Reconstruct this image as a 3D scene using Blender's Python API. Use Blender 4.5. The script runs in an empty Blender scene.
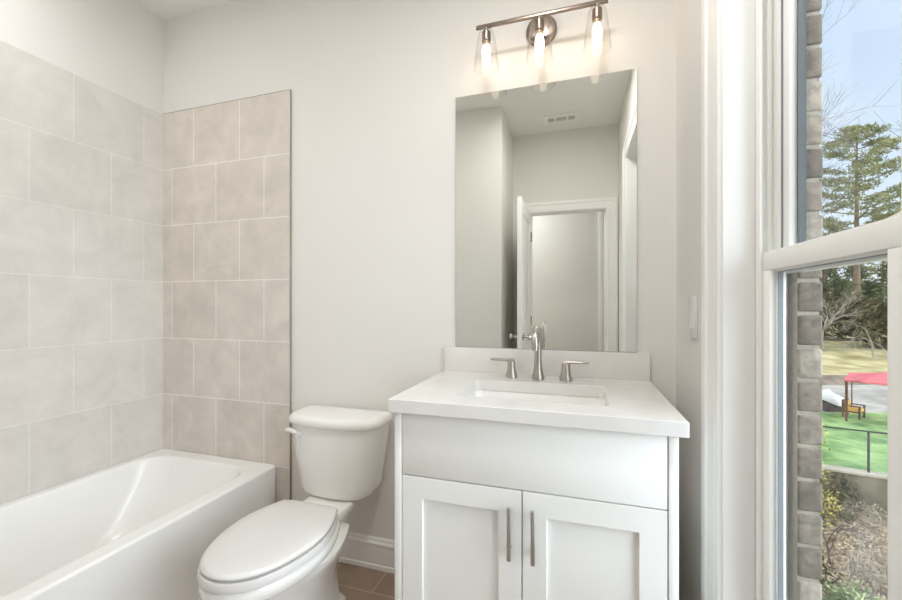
import bpy, bmesh, math, random
from math import sin, cos, pi, radians
from mathutils import Vector, Matrix

SC = bpy.context.scene
COL = SC.collection

# ------------------------------------------------------------------ camera
CAM = Vector((0.0, -1.64, 1.196))
YAW = 0.3043
cd = bpy.data.cameras.new('camera')
cd.sensor_width = 36.0
cd.lens = 400.7 / 902 * 36.0
cd.shift_y = 4.63 / 902
cd.clip_start = 0.02
cd.clip_end = 500
cam = bpy.data.objects.new('camera', cd)
COL.objects.link(cam)
cam.location = CAM
cam.rotation_euler = (pi / 2, 0, YAW)
SC.camera = cam

# ------------------------------------------------------------------ view
SC.view_settings.view_transform = 'Standard'
SC.view_settings.look = 'None'
SC.view_settings.gamma = 1.0
SC.view_settings.use_curve_mapping = False
SC.view_settings.exposure = -0.05
SC.cycles.max_bounces = 16
SC.cycles.diffuse_bounces = 12
SC.cycles.transparent_max_bounces = 24
SC.cycles.caustics_reflective = False
SC.cycles.caustics_refractive = False
SC.cycles.sample_clamp_indirect = 6.0

# ------------------------------------------------------------------ sky and sun
SKY_FILL = 7.8            # radiance of the bright sky lobe added out of view
W = bpy.data.worlds.new('sky')
SC.world = W
W.use_nodes = True
wn = W.node_tree
wn.nodes.clear()
wo = wn.nodes.new('ShaderNodeOutputWorld')
bg = wn.nodes.new('ShaderNodeBackground')
tc = wn.nodes.new('ShaderNodeTexCoord')
sep = wn.nodes.new('ShaderNodeSeparateXYZ')
ramp = wn.nodes.new('ShaderNodeValToRGB')
ramp.color_ramp.elements[0].position = 0.0
ramp.color_ramp.elements[0].color = (0.80, 0.88, 0.95, 1)
ramp.color_ramp.elements[1].position = 0.75
ramp.color_ramp.elements[1].color = (0.45, 0.60, 0.87, 1)
e = ramp.color_ramp.elements.new(0.3)
e.color = (0.62, 0.745, 0.92, 1)
noi = wn.nodes.new('ShaderNodeTexNoise')
noi.inputs['Scale'].default_value = 2.2
noi.inputs['Detail'].default_value = 6
mp = wn.nodes.new('ShaderNodeMapping')
mp.inputs['Scale'].default_value = (1, 1, 3)
cr = wn.nodes.new('ShaderNodeValToRGB')
cr.color_ramp.elements[0].position = 0.45
cr.color_ramp.elements[0].color = (0, 0, 0, 1)
cr.color_ramp.elements[1].position = 0.8
cr.color_ramp.elements[1].color = (0.75, 0.75, 0.75, 1)
mx = wn.nodes.new('ShaderNodeMix')
mx.data_type = 'RGBA'
mx.inputs[7].default_value = (0.86, 0.90, 0.96, 1)
L = wn.links.new
L(tc.outputs['Generated'], sep.inputs[0])
L(sep.outputs['Z'], ramp.inputs[0])
L(tc.outputs['Generated'], mp.inputs[0])
L(mp.outputs[0], noi.inputs['Vector'])
L(noi.outputs['Fac'], cr.inputs[0])
L(cr.outputs[0], mx.inputs[0])
L(ramp.outputs[0], mx.inputs[6])
# unseen bright lobe of sky, added on the window side to brighten the room
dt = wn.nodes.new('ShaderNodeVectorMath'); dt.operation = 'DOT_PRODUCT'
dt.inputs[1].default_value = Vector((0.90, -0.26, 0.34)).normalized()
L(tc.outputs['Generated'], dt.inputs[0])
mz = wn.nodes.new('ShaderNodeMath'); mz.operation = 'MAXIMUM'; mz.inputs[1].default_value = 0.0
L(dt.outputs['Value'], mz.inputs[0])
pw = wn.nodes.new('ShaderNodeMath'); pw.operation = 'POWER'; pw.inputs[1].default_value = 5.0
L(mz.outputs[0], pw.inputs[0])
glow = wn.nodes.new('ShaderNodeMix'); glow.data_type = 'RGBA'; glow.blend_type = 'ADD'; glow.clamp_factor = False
glow.inputs[7].default_value = (SKY_FILL * 0.90, SKY_FILL * 0.97, SKY_FILL * 1.06, 1)
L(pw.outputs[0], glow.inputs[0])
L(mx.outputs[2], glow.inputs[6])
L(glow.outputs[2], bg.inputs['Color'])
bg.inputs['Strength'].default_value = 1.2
L(bg.outputs[0], wo.inputs[0])

sd = bpy.data.lights.new('sun', 'SUN')
sd.energy = 2.5
sd.angle = radians(0.8)
sd.color = (1.0, 0.93, 0.82)
sun = bpy.data.objects.new('sun', sd)
COL.objects.link(sun)
tosun = Vector((-0.70, -0.40, 0.62)).normalized()
sun.rotation_euler = tosun.to_track_quat('Z', 'Y').to_euler()
sun.location = (-6, -6, 12)

TUB_FILL = 7.0  # watts, unseen fill lamp added over the tub
CEIL_FILL = 13.2      # watts, unseen fill lamp added over the bath floor
HALL_FILL = 20.0  # watts, unseen fill lamp added in the hall
BULB = 12.5           # radiance of the vanity bulbs

# ------------------------------------------------------------------ materials
def lin(c):
    r = []
    for v in c[:3]:
        v /= 255.0
        r.append(v / 12.92 if v <= 0.04045 else ((v + 0.055) / 1.055) ** 2.4)
    return (r[0], r[1], r[2], 1.0)

def mat(name, col, rough=0.5, metal=0.0, var=0.04, scale=6.0, bump=0.0, bscale=80.0, spec=0.5, coat=0.0, col2=None, detail=4.0, stretch=None):
    m = bpy.data.materials.new(name)
    m.use_nodes = True
    nt = m.node_tree
    b = nt.nodes['Principled BSDF']
    c1 = lin(col)
    if col2 is None:
        a = tuple(max(0, v * (1 - var)) for v in c1[:3]) + (1,)
        z = tuple(min(1, v * (1 + var)) for v in c1[:3]) + (1,)
    else:
        a, z = c1, lin(col2)
    t = nt.nodes.new('ShaderNodeTexCoord')
    n = nt.nodes.new('ShaderNodeTexNoise')
    n.inputs['Scale'].default_value = scale
    n.inputs['Detail'].default_value = detail
    r = nt.nodes.new('ShaderNodeValToRGB')
    r.color_ramp.elements[0].position = 0.35
    r.color_ramp.elements[1].position = 0.65
    r.color_ramp.elements[0].color = a
    r.color_ramp.elements[1].color = z
    src = t.outputs['Object']
    if stretch:
        mm = nt.nodes.new('ShaderNodeMapping')
        mm.inputs['Scale'].default_value = stretch
        nt.links.new(src, mm.inputs[0])
        src = mm.outputs[0]
    nt.links.new(src, n.inputs['Vector'])
    nt.links.new(n.outputs['Fac'], r.inputs[0])
    nt.links.new(r.outputs[0], b.inputs['Base Color'])
    b.inputs['Roughness'].default_value = rough
    b.inputs['Metallic'].default_value = metal
    b.inputs['Specular IOR Level'].default_value = spec
    b.inputs['Coat Weight'].default_value = coat
    b.inputs['Coat Roughness'].default_value = 0.05
    if bump:
        n2 = nt.nodes.new('ShaderNodeTexNoise')
        n2.inputs['Scale'].default_value = bscale
        n2.inputs['Detail'].default_value = 3
        nt.links.new(src, n2.inputs['Vector'])
        bp = nt.nodes.new('ShaderNodeBump')
        bp.inputs['Strength'].default_value = bump
        bp.inputs['Distance'].default_value = 0.01
        nt.links.new(n2.outputs['Fac'], bp.inputs['Height'])
        nt.links.new(bp.outputs[0], b.inputs['Normal'])
    return m

def tile_mat(name, axes, off, w, h, c1, c2, cm, rough, cloud=0.5, mortar=0.0022):
    m = bpy.data.materials.new(name)
    m.use_nodes = True
    nt = m.node_tree
    b = nt.nodes['Principled BSDF']
    t = nt.nodes.new('ShaderNodeTexCoord')
    s = nt.nodes.new('ShaderNodeSeparateXYZ')
    cmb = nt.nodes.new('ShaderNodeCombineXYZ')
    nt.links.new(t.outputs['Object'], s.inputs[0])
    for k, ax in enumerate(axes):
        ad = nt.nodes.new('ShaderNodeMath')
        ad.operation = 'ADD'
        ad.inputs[1].default_value = off[k]
        nt.links.new(s.outputs[ax], ad.inputs[0])
        nt.links.new(ad.outputs[0], cmb.inputs[k])
    br = nt.nodes.new('ShaderNodeTexBrick')
    br.offset = 0.5
    br.inputs['Scale'].default_value = 1.0
    br.inputs['Mortar Size'].default_value = mortar
    br.inputs['Mortar Smooth'].default_value = 0.15
    br.inputs['Brick Width'].default_value = w
    br.inputs['Row Height'].default_value = h
    br.inputs['Color1'].default_value = lin(c1)
    br.inputs['Color2'].default_value = lin(c2)
    br.inputs['Mortar'].default_value = lin(cm)
    nt.links.new(cmb.outputs[0], br.inputs['Vector'])
    n = nt.nodes.new('ShaderNodeTexNoise')
    n.inputs['Scale'].default_value = 8.0
    n.inputs['Detail'].default_value = 9
    n.inputs['Roughness'].default_value = 0.62
    n.inputs['Distortion'].default_value = 0.4
    nt.links.new(t.outputs['Object'], n.inputs['Vector'])
    mr = nt.nodes.new('ShaderNodeMapRange')
    mr.inputs[1].default_value = 0.3
    mr.inputs[2].default_value = 0.7
    mr.inputs[3].default_value = 1 - 0.16 * cloud
    mr.inputs[4].default_value = 1 + 0.10 * cloud
    nt.links.new(n.outputs['Fac'], mr.inputs[0])
    mu = nt.nodes.new('ShaderNodeVectorMath')
    mu.operation = 'SCALE'
    nt.links.new(br.outputs['Color'], mu.inputs[0])
    nt.links.new(mr.outputs[0], mu.inputs['Scale'])
    nt.links.new(mu.outputs[0], b.inputs['Base Color'])
    b.inputs['Roughness'].default_value = rough
    bp = nt.nodes.new('ShaderNodeBump')
    bp.invert = True
    bp.inputs['Strength'].default_value = 0.35
    bp.inputs['Distance'].default_value = 0.002
    nt.links.new(br.outputs['Fac'], bp.inputs['Height'])
    nt.links.new(bp.outputs[0], b.inputs['Normal'])
    return m

def glass_mat(name, tint=(0.97, 0.985, 0.98), ior=1.45, gain=1.0):
    m = bpy.data.materials.new(name)
    m.use_nodes = True
    nt = m.node_tree
    nt.nodes.clear()
    o = nt.nodes.new('ShaderNodeOutputMaterial')
    mxs = nt.nodes.new('ShaderNodeMixShader')
    tr = nt.nodes.new('ShaderNodeBsdfTransparent')
    tr.inputs[0].default_value = (*tint, 1)
    gl = nt.nodes.new('ShaderNodeBsdfGlossy')
    gl.inputs['Roughness'].default_value = 0.0
    # Schlick reflectance from the angle of view, the same on both faces of the pane
    ge = nt.nodes.new('ShaderNodeNewGeometry')
    dt = nt.nodes.new('ShaderNodeVectorMath'); dt.operation = 'DOT_PRODUCT'
    nt.links.new(ge.outputs['Normal'], dt.inputs[0]); nt.links.new(ge.outputs['Incoming'], dt.inputs[1])
    ab = nt.nodes.new('ShaderNodeMath'); ab.operation = 'ABSOLUTE'
    nt.links.new(dt.outputs['Value'], ab.inputs[0])
    iv = nt.nodes.new('ShaderNodeMath'); iv.operation = 'SUBTRACT'; iv.inputs[0].default_value = 1.0
    nt.links.new(ab.outputs[0], iv.inputs[1])
    pw = nt.nodes.new('ShaderNodeMath'); pw.operation = 'POWER'; pw.inputs[1].default_value = 5.0
    nt.links.new(iv.outputs[0], pw.inputs[0])
    f0 = ((ior - 1) / (ior + 1)) ** 2
    ml = nt.nodes.new('ShaderNodeMath'); ml.operation = 'MULTIPLY_ADD'
    ml.inputs[1].default_value = (1 - f0) * gain
    ml.inputs[2].default_value = f0 * gain
    nt.links.new(pw.outputs[0], ml.inputs[0])
    nt.links.new(ml.outputs[0], mxs.inputs[0])
    nt.links.new(tr.outputs[0], mxs.inputs[1])
    nt.links.new(gl.outputs[0], mxs.inputs[2])
    nt.links.new(mxs.outputs[0], o.inputs[0])
    return m

def emit_mat(name, col, strength):
    m = bpy.data.materials.new(name)
    m.use_nodes = True
    nt = m.node_tree
    nt.nodes.clear()
    o = nt.nodes.new('ShaderNodeOutputMaterial')
    em = nt.nodes.new('ShaderNodeEmission')
    em.inputs[0].default_value = (*col, 1)
    em.inputs[1].default_value = strength
    nt.links.new(em.outputs[0], o.inputs[0])
    return m

def brick_mat(name):
    # one tone per course, grain noise, in object coordinates
    m = bpy.data.materials.new(name)
    m.use_nodes = True
    nt = m.node_tree
    b = nt.nodes['Principled BSDF']
    t = nt.nodes.new('ShaderNodeTexCoord')
    s = nt.nodes.new('ShaderNodeSeparateXYZ')
    nt.links.new(t.outputs['Object'], s.inputs[0])
    d = nt.nodes.new('ShaderNodeMath'); d.operation = 'ADD'; d.inputs[1].default_value = -1.766 + 0.0737 * 60
    nt.links.new(s.outputs['Z'], d.inputs[0])
    q = nt.nodes.new('ShaderNodeMath'); q.operation = 'DIVIDE'; q.inputs[1].default_value = 0.0737
    nt.links.new(d.outputs[0], q.inputs[0])
    f = nt.nodes.new('ShaderNodeMath'); f.operation = 'FLOOR'
    nt.links.new(q.outputs[0], f.inputs[0])
    wnz = nt.nodes.new('ShaderNodeTexWhiteNoise'); wnz.noise_dimensions = '1D'
    nt.links.new(f.outputs[0], wnz.inputs['W'])
    r = nt.nodes.new('ShaderNodeValToRGB')
    r.color_ramp.elements[0].color = lin((104, 94, 84))
    r.color_ramp.elements[1].color = lin((176, 166, 152))
    e2 = r.color_ramp.elements.new(0.5); e2.color = lin((138, 128, 115))
    nt.links.new(wnz.outputs['Value'], r.inputs[0])
    n = nt.nodes.new('ShaderNodeTexNoise'); n.inputs['Scale'].default_value = 60; n.inputs['Detail'].default_value = 6
    nt.links.new(t.outputs['Object'], n.inputs['Vector'])
    mr = nt.nodes.new('ShaderNodeMapRange')
    mr.inputs[1].default_value = 0.3; mr.inputs[2].default_value = 0.7
    mr.inputs[3].default_value = 0.6; mr.inputs[4].default_value = 1.25
    nt.links.new(n.outputs['Fac'], mr.inputs[0])
    mu = nt.nodes.new('ShaderNodeVectorMath'); mu.operation = 'SCALE'
    nt.links.new(r.outputs[0], mu.inputs[0]); nt.links.new(mr.outputs[0], mu.inputs['Scale'])
    nt.links.new(mu.outputs[0], b.inputs['Base Color'])
    b.inputs['Roughness'].default_value = 0.9
    bp = nt.nodes.new('ShaderNodeBump'); bp.inputs['Strength'].default_value = 0.5; bp.inputs['Distance'].default_value = 0.004
    nt.links.new(n.outputs['Fac'], bp.inputs['Height']); nt.links.new(bp.outputs[0], b.inputs['Normal'])
    return m

M = {}
M['wall'] = mat('wall_paint', (225, 223, 219), 0.85, var=0.012, scale=1.5, bump=0.03, bscale=300, spec=0.15)
M['ceiling'] = mat('ceiling_paint', (236, 235, 232), 0.85, var=0.01, scale=1.5)
M['trim'] = mat('trim_paint', (238, 238, 236), 0.35, var=0.01, scale=3)
M['vinyl'] = mat('window_vinyl', (236, 236, 233), 0.4, var=0.01, scale=3)
M['cabinet'] = mat('cabinet_paint', (236, 236, 233), 0.38, var=0.01, scale=3)
M['quartz'] = mat('quartz', (226, 224, 221), 0.16, var=0.02, scale=14)
M['porcelain'] = mat('porcelain', (238, 237, 234), 0.10, var=0.006, scale=2, coat=0.3)
M['acrylic'] = mat('tub_enamel', (238, 238, 236), 0.2, var=0.006, scale=2)
M['plastic'] = mat('white_plastic', (220, 218, 216), 0.25, var=0.006, scale=2)
M['steel'] = mat('satin_steel_pull', (204, 203, 201), 0.42, 1.0, var=0.04, scale=40)
M['nickel'] = mat('brushed_nickel', (190, 183, 176), 0.28, 1.0, var=0.05, scale=40, stretch=(1, 1, 6))
M['bronze'] = mat('satin_nickel_fixture', (150, 136, 126), 0.32, 1.0, var=0.05, scale=40, stretch=(6, 1, 1))
M['chrome'] = mat('chrome', (200, 200, 202), 0.1, 1.0, var=0.02)
M['darkgap'] = mat('dark_gasket', (70, 78, 84), 0.5, var=0.06)
M['graygap'] = mat('grey_gasket_gap', (132, 140, 146), 0.5, var=0.06)  # lower gasket, and the strip for the shaded gap at the upper sash
M['steeledge'] = mat('tile_edge_metal', (176, 168, 156), 0.4, 0.6, var=0.05)
M['mirror'] = mat('mirror_silver', (236, 238, 234), 0.0, 1.0, var=0.002)
M['mirroredge'] = mat('mirror_edge', (206, 210, 202), 0.2, 0.0, var=0.02)
TW, TH, TOP = 0.3085, 0.3075, 2.2435
M['tile_b'] = tile_mat('stone_tile_back', ('X', 'Z'), (1.338 + TW * 20, -TOP + 20 * TH), TW, TH, (208, 201, 192), (215, 208, 200), (234, 230, 223), 0.35, 0.8, 0.0028)
M['tile_l'] = tile_mat('stone_tile_left', ('Y', 'Z'), (0.112 + TW * 20, -TOP + 20 * TH), TW, TH, (212, 208, 203), (218, 214, 209), (229, 226, 221), 0.35, 0.6, 0.0020)
M['floor'] = tile_mat('floor_tile', ('X', 'Y'), (0.967 + TW * 20, 0.15 + 20 * TH), TW, TH, (150, 130, 114), (162, 142, 126), (184, 168, 152), 0.4, 1.0, 0.003)
M['glass'] = glass_mat('window_glass', gain=0.6)
M['shade'] = glass_mat('clear_shade_glass', (0.992, 0.99, 0.988), 1.38, 0.9)
M['bulb'] = emit_mat('bulb_glow', (1.0, 0.80, 0.58), BULB)
M['lamp'] = emit_mat('fill_glow', (1.0, 0.95, 0.88), 6.0)  # glowing face of the added fill lamps
M['socket'] = mat('socket_metal', (196, 176, 152), 0.35, 0.8, var=0.04)
M['brick'] = brick_mat('brick')
M['mortar'] = mat('mortar', (170, 162, 148), 0.95, var=0.1, scale=60, bump=0.3)
M['dark'] = mat('dark_slot', (96, 94, 90), 0.7, var=0.05)

# ------------------------------------------------------------------ mesh helpers
class MB:
    def __init__(s):
        s.bm = bmesh.new()
    def face(s, vs, mi=0):
        try:
            f = s.bm.faces.new(vs)
            f.material_index = mi
            return f
        except ValueError:
            return None
    def box(s, x0, x1, y0, y1, z0, z1, bevel=0.0, mi=0, seg=2):
        c = [Vector((x, y, z)) for z in (z0, z1) for y in (y0, y1) for x in (x0, x1)]
        v = [s.bm.verts.new(p) for p in c]
        fs = [s.face([v[i] for i in q], mi) for q in ((0, 2, 3, 1), (4, 5, 7, 6), (0, 1, 5, 4), (2, 6, 7, 3), (0, 4, 6, 2), (1, 3, 7, 5))]
        if bevel:
            ed = {e for f in fs for e in f.edges}
            r = bmesh.ops.bevel(s.bm, geom=list(ed), offset=bevel, segments=seg, affect='EDGES', profile=0.5)
            for f in r['faces']:
                f.material_index = mi
        return s
    def loft(s, rings, cap0=True, cap1=True, closed=False, mi=0, wrap=True):
        R = [[s.bm.verts.new(Vector(p)) for p in r] for r in rings]
        n = len(R[0])
        m = len(R)
        for i in range(m if closed else m - 1):
            a, b = R[i], R[(i + 1) % m]
            for j in range(n if wrap else n - 1):
                k = (j + 1) % n
                s.face([a[j], a[k], b[k], b[j]], mi)
        if not closed:
            if cap0: s.face(list(reversed(R[0])), mi)
            if cap1: s.face(R[-1], mi)
        return s
    def tube(s, pts, rad, seg=10, caps=True, mi=0):
        pts = [Vector(p) for p in pts]
        n = len(pts)
        if not hasattr(rad, '__len__'):
            rad = [rad] * n
        rings = []
        t0 = (pts[1] - pts[0]).normalized()
        up = Vector((0, 0, 1)) if abs(t0.z) < 0.9 else Vector((1, 0, 0))
        u = t0.cross(up).normalized()
        for i in range(n):
            t = (pts[min(i + 1, n - 1)] - pts[max(i - 1, 0)])
            t = t.normalized() if t.length > 1e-9 else t0
            u = (u - t * u.dot(t))
            u = u.normalized() if u.length > 1e-6 else t.orthogonal().normalized()
            w = t.cross(u)
            rings.append([pts[i] + (u * cos(a) + w * sin(a)) * rad[i] for a in [2 * pi * k / seg for k in range(seg)]])
        return s.loft(rings, caps, caps, mi=mi)
    def lathe(s, prof, cx, cy, seg=32, axis='Z', cap0=True, cap1=True, mi=0):
        rings = []
        for r, h in prof:
            ring = []
            for k in range(seg):
                a = 2 * pi * k / seg
                if axis == 'Z': ring.append((cx + r * cos(a), cy + r * sin(a), h))
                elif axis == 'Y': ring.append((cx + r * cos(a), h, cy + r * sin(a)))
                else: ring.append((h, cx + r * cos(a), cy + r * sin(a)))
            rings.append(ring)
        return s.loft(rings, cap0, cap1, mi=mi)
    def quad(s, a, b, c, d, mi=0):
        s.face([s.bm.verts.new(Vector(p)) for p in (a, b, c, d)], mi)
    def build(s, name, mats, parent=None, smooth=35, wn=False):
        bmesh.ops.recalc_face_normals(s.bm, faces=s.bm.faces[:])
        me = bpy.data.meshes.new(name)
        s.bm.to_mesh(me)
        s.bm.free()
        for m in (mats if isinstance(mats, (list, tuple)) else [mats]):
            me.materials.append(M[m] if isinstance(m, str) else m)
        if smooth:
            me.shade_smooth()
            me.set_sharp_from_angle(angle=radians(smooth))
        o = bpy.data.objects.new(name, me)
        COL.objects.link(o)
        if wn:
            md = o.modifiers.new('normals', 'WEIGHTED_NORMAL'); md.keep_sharp = True; md.weight = 100
        if parent:
            o.parent = parent
            o.matrix_parent_inverse = Matrix.Translation(-parent.location) if parent.parent is None else Matrix.Identity(4)
            if parent.parent is not None:
                pw = Vector(parent.parent.location) if parent.parent.type == 'EMPTY' else Vector((0, 0, 0))
                o.matrix_parent_inverse = parent_world(parent).inverted()
        return o

def parent_world(o):
    m = o.matrix_basis.copy()
    if o.parent:
        return parent_world(o.parent) @ o.matrix_parent_inverse @ m
    return m

def tag(o, label, cat, group=None, kind=None):
    o['label'] = label
    o['category'] = cat
    if group: o['group'] = group
    if kind: o['kind'] = kind
    return o

def thing(name, label, cat, loc=(0, 0, 0), group=None):
    o = bpy.data.objects.new(name, None)
    o.empty_display_size = 0.1
    COL.objects.link(o)
    o.location = loc
    return tag(o, label, cat, group)

def struct(o):
    o['kind'] = 'structure'
    return o

def struct_empty(name, loc=(0, 0, 0)):
    o = bpy.data.objects.new(name, None)
    COL.objects.link(o)
    o.location = loc
    return struct(o)

def rrect(x0, x1, y0, y1, r, z, n=6):
    r = min(r, (x1 - x0) / 2 - 1e-5, (y1 - y0) / 2 - 1e-5)
    pts = []
    for cx, cy, a0 in ((x1 - r, y1 - r, 0), (x0 + r, y1 - r, 90), (x0 + r, y0 + r, 180), (x1 - r, y0 + r, 270)):
        for i in range(n + 1):
            a = radians(a0 + 90 * i / n)
            pts.append((cx + r * cos(a), cy + r * sin(a), z))
    return pts

def frame_sweep(mb, a0, a1, b0, b1, prof, put, mi=0):
    """Sweep a profile (o outward, t thickness) round the rectangle a0..a1 x b0..b1; put(a, b, t) -> point."""
    rings = []
    for o, t in prof:
        rings.append([put(a0 - o, b0 - o, t), put(a1 + o, b0 - o, t), put(a1 + o, b1 + o, t), put(a0 - o, b1 + o, t)])
    mb.loft(rings, closed=True, mi=mi)

def hole_wall(mb, a0, a1, b0, b1, h, t0, t1, put, mi=0):
    c0, c1, d0, d1 = h
    out = lambda t: [put(a0, b0, t), put(a1, b0, t), put(a1, b1, t), put(a0, b1, t)]
    inn = lambda t: [put(c0, d0, t), put(c1, d0, t), put(c1, d1, t), put(c0, d1, t)]
    mb.loft([out(t0), out(t1), inn(t1), inn(t0)], closed=True, mi=mi)

# ------------------------------------------------------------------ dimensions
XL, XR = -2.174, 0.345
YN, YD = -1.52, -2.13           # tub end wall, door wall
HC = 2.768
HALL_Y = -3.35

# ------------------------------------------------------------------ room shell
mb = MB(); mb.box(-2.6, 1.3, HALL_Y - 0.12, 0.12, -0.12, 0.0)
struct(mb.build('floor', 'floor', smooth=0))
mb = MB(); mb.box(-2.6, 1.3, HALL_Y - 0.12, 0.12, HC, HC + 0.12)
struct(mb.build('ceiling', 'ceiling', smooth=0))
mb = MB(); mb.box(XL - 0.12, 0.455, 0.0, 0.12, 0, HC)
struct(mb.build('wall_back', 'wall', smooth=0))
mb = MB(); mb.box(XL - 0.12, XL - 0.008, YN - 0.1, 0.0, 0, HC)
struct(mb.build('wall_left', 'wall', smooth=0))
mb = MB(); mb.box(XL - 0.12, -0.57, YD - 0.11, YN, 0, HC, 0.004)
struct(mb.build('wall_front', 'wall', smooth=0))
# right wall with the twin window opening
WY0, WY1, WZ0, WZ1 = -1.49, -0.500, 0.33, 2.25
mb = MB(); hole_wall(mb, YD - 0.11, 0.0, 0, HC, (WY0 - 0.015, WY1 + 0.015, WZ0 - 0.015, WZ1 + 0.015), XR, 0.466, lambda a, b, t: (t, a, b))
struct(mb.build('wall_right', 'wall', smooth=0))
# door wall
DX0, DX1, DH = -0.410, 0.245, 2.035
mb = MB()
mb.box(-0.57, DX0 - 0.018, YD - 0.11, YD, 0, HC)
mb.box(DX1 + 0.018, XR, YD - 0.11, YD, 0, HC)
mb.box(DX0 - 0.018, DX1 + 0.018, YD - 0.11, YD, DH + 0.018, HC)
struct(mb.build('wall_door', 'wall', smooth=0))
mb = MB(); mb.box(-2.6, 1.3, HALL_Y - 0.12, HALL_Y, 0, HC)
struct(mb.build('wall_hall', 'wall', smooth=0))
mb = MB(); mb.box(-1.72, -1.6, HALL_Y, YD - 0.11, 0, HC)
struct(mb.build('wall_hall_left', 'wall', smooth=0))
mb = MB(); mb.box(1.0, 1.12, HALL_Y, YD - 0.11, 0, HC); mb.box(0.455, 1.12, YD - 0.11, YD - 0.02, 0, HC)
struct(mb.build('wall_hall_right', 'wall', smooth=0))

# tiled tub surround
mb = MB(); mb.box(XL - 0.008, -1.338, -0.009, -0.0005, 0.0, TOP)
struct(mb.build('wall_tile_back', 'tile_b', smooth=0))
mb = MB(); mb.box(XL - 0.008, XL, YN, -0.009, 0.0, TOP)
struct(mb.build('wall_tile_left', 'tile_l', smooth=0))
mb = MB(); mb.box(XL, -1.338, YN, YN + 0.008, 0.0, TOP)
struct(mb.build('wall_tile_front', 'tile_b', smooth=0))
mb = MB(); mb.box(-1.338, -1.3345, -0.0105, -0.0005, 0, TOP + 0.003)
struct(mb.build('trim_1', 'steeledge', smooth=0))
mb = MB(); mb.box(XL - 0.004, -1.338, -0.0105, -0.0005, TOP, TOP + 0.003)
struct(mb.build('trim_2', 'mortar', smooth=0))

# baseboards: tall flat board with a moulded cap
BP = [(0, 0), (0.017, 0), (0.017, 0.018), (0.0125, 0.022), (0.0125, 0.104), (0.0155, 0.108), (0.0155, 0.116), (0.009, 0.124), (0.008, 0.132), (0.004, 0.138), (0, 0.138)]
def baseboard(name, a, b, nrm):
    mb = MB()
    rings = [[(p[0] + nrm[0] * t, p[1] + nrm[1] * t, z) for t, z in BP] for p in (a, b)]
    mb.loft(rings)
    return struct(mb.build(name, 'trim', smooth=0))
baseboard('baseboard_back', (-1.334, -0.0005), (-0.526, -0.0005), (0, -1))
baseboard('baseboard_back_right', (0.240, -0.0005), (XR, -0.0005), (0, -1))
baseboard('baseboard_right', (XR, -0.018), (XR, YD), (-1, 0))
baseboard('baseboard_front', (-1.33, YN), (-0.57, YN), (0, 1))
baseboard('baseboard_alcove', (-0.57, YN + 0.017), (-0.57, YD), (1, 0))
baseboard('baseboard_hall', (-1.6, HALL_Y), (1.0, HALL_Y), (0, 1))

# ------------------------------------------------------------------ window: jamb, casing, two double-hung units
mb = MB()
hole_wall(mb, WY0 - 0.0149, WY1 + 0.0149, WZ0 - 0.0149, WZ1 + 0.0149, (WY0, WY1, WZ0, WZ1), XR - 0.002, 0.412, lambda a, b, t: (t, a, b))
struct(mb.build('trim_3', 'trim', smooth=0))
CP = [(0, 0.0), (0, 0.009), (0.003, 0.0125), (0.014, 0.0135), (0.018, 0.011), (0.024, 0.0145), (0.050, 0.017), (0.058, 0.0185), (0.064, 0.0235), (0.072, 0.0255), (0.086, 0.0255), (0.089, 0.022), (0.089, 0.0)]
mb = MB()
frame_sweep(mb, WY0 - 0.005, WY1 + 0.005, WZ0 - 0.005, WZ1 + 0.005, CP, lambda a, b, t: (XR - t, a, b))
struct(mb.build('trim_4', 'trim', smooth=25))

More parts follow.
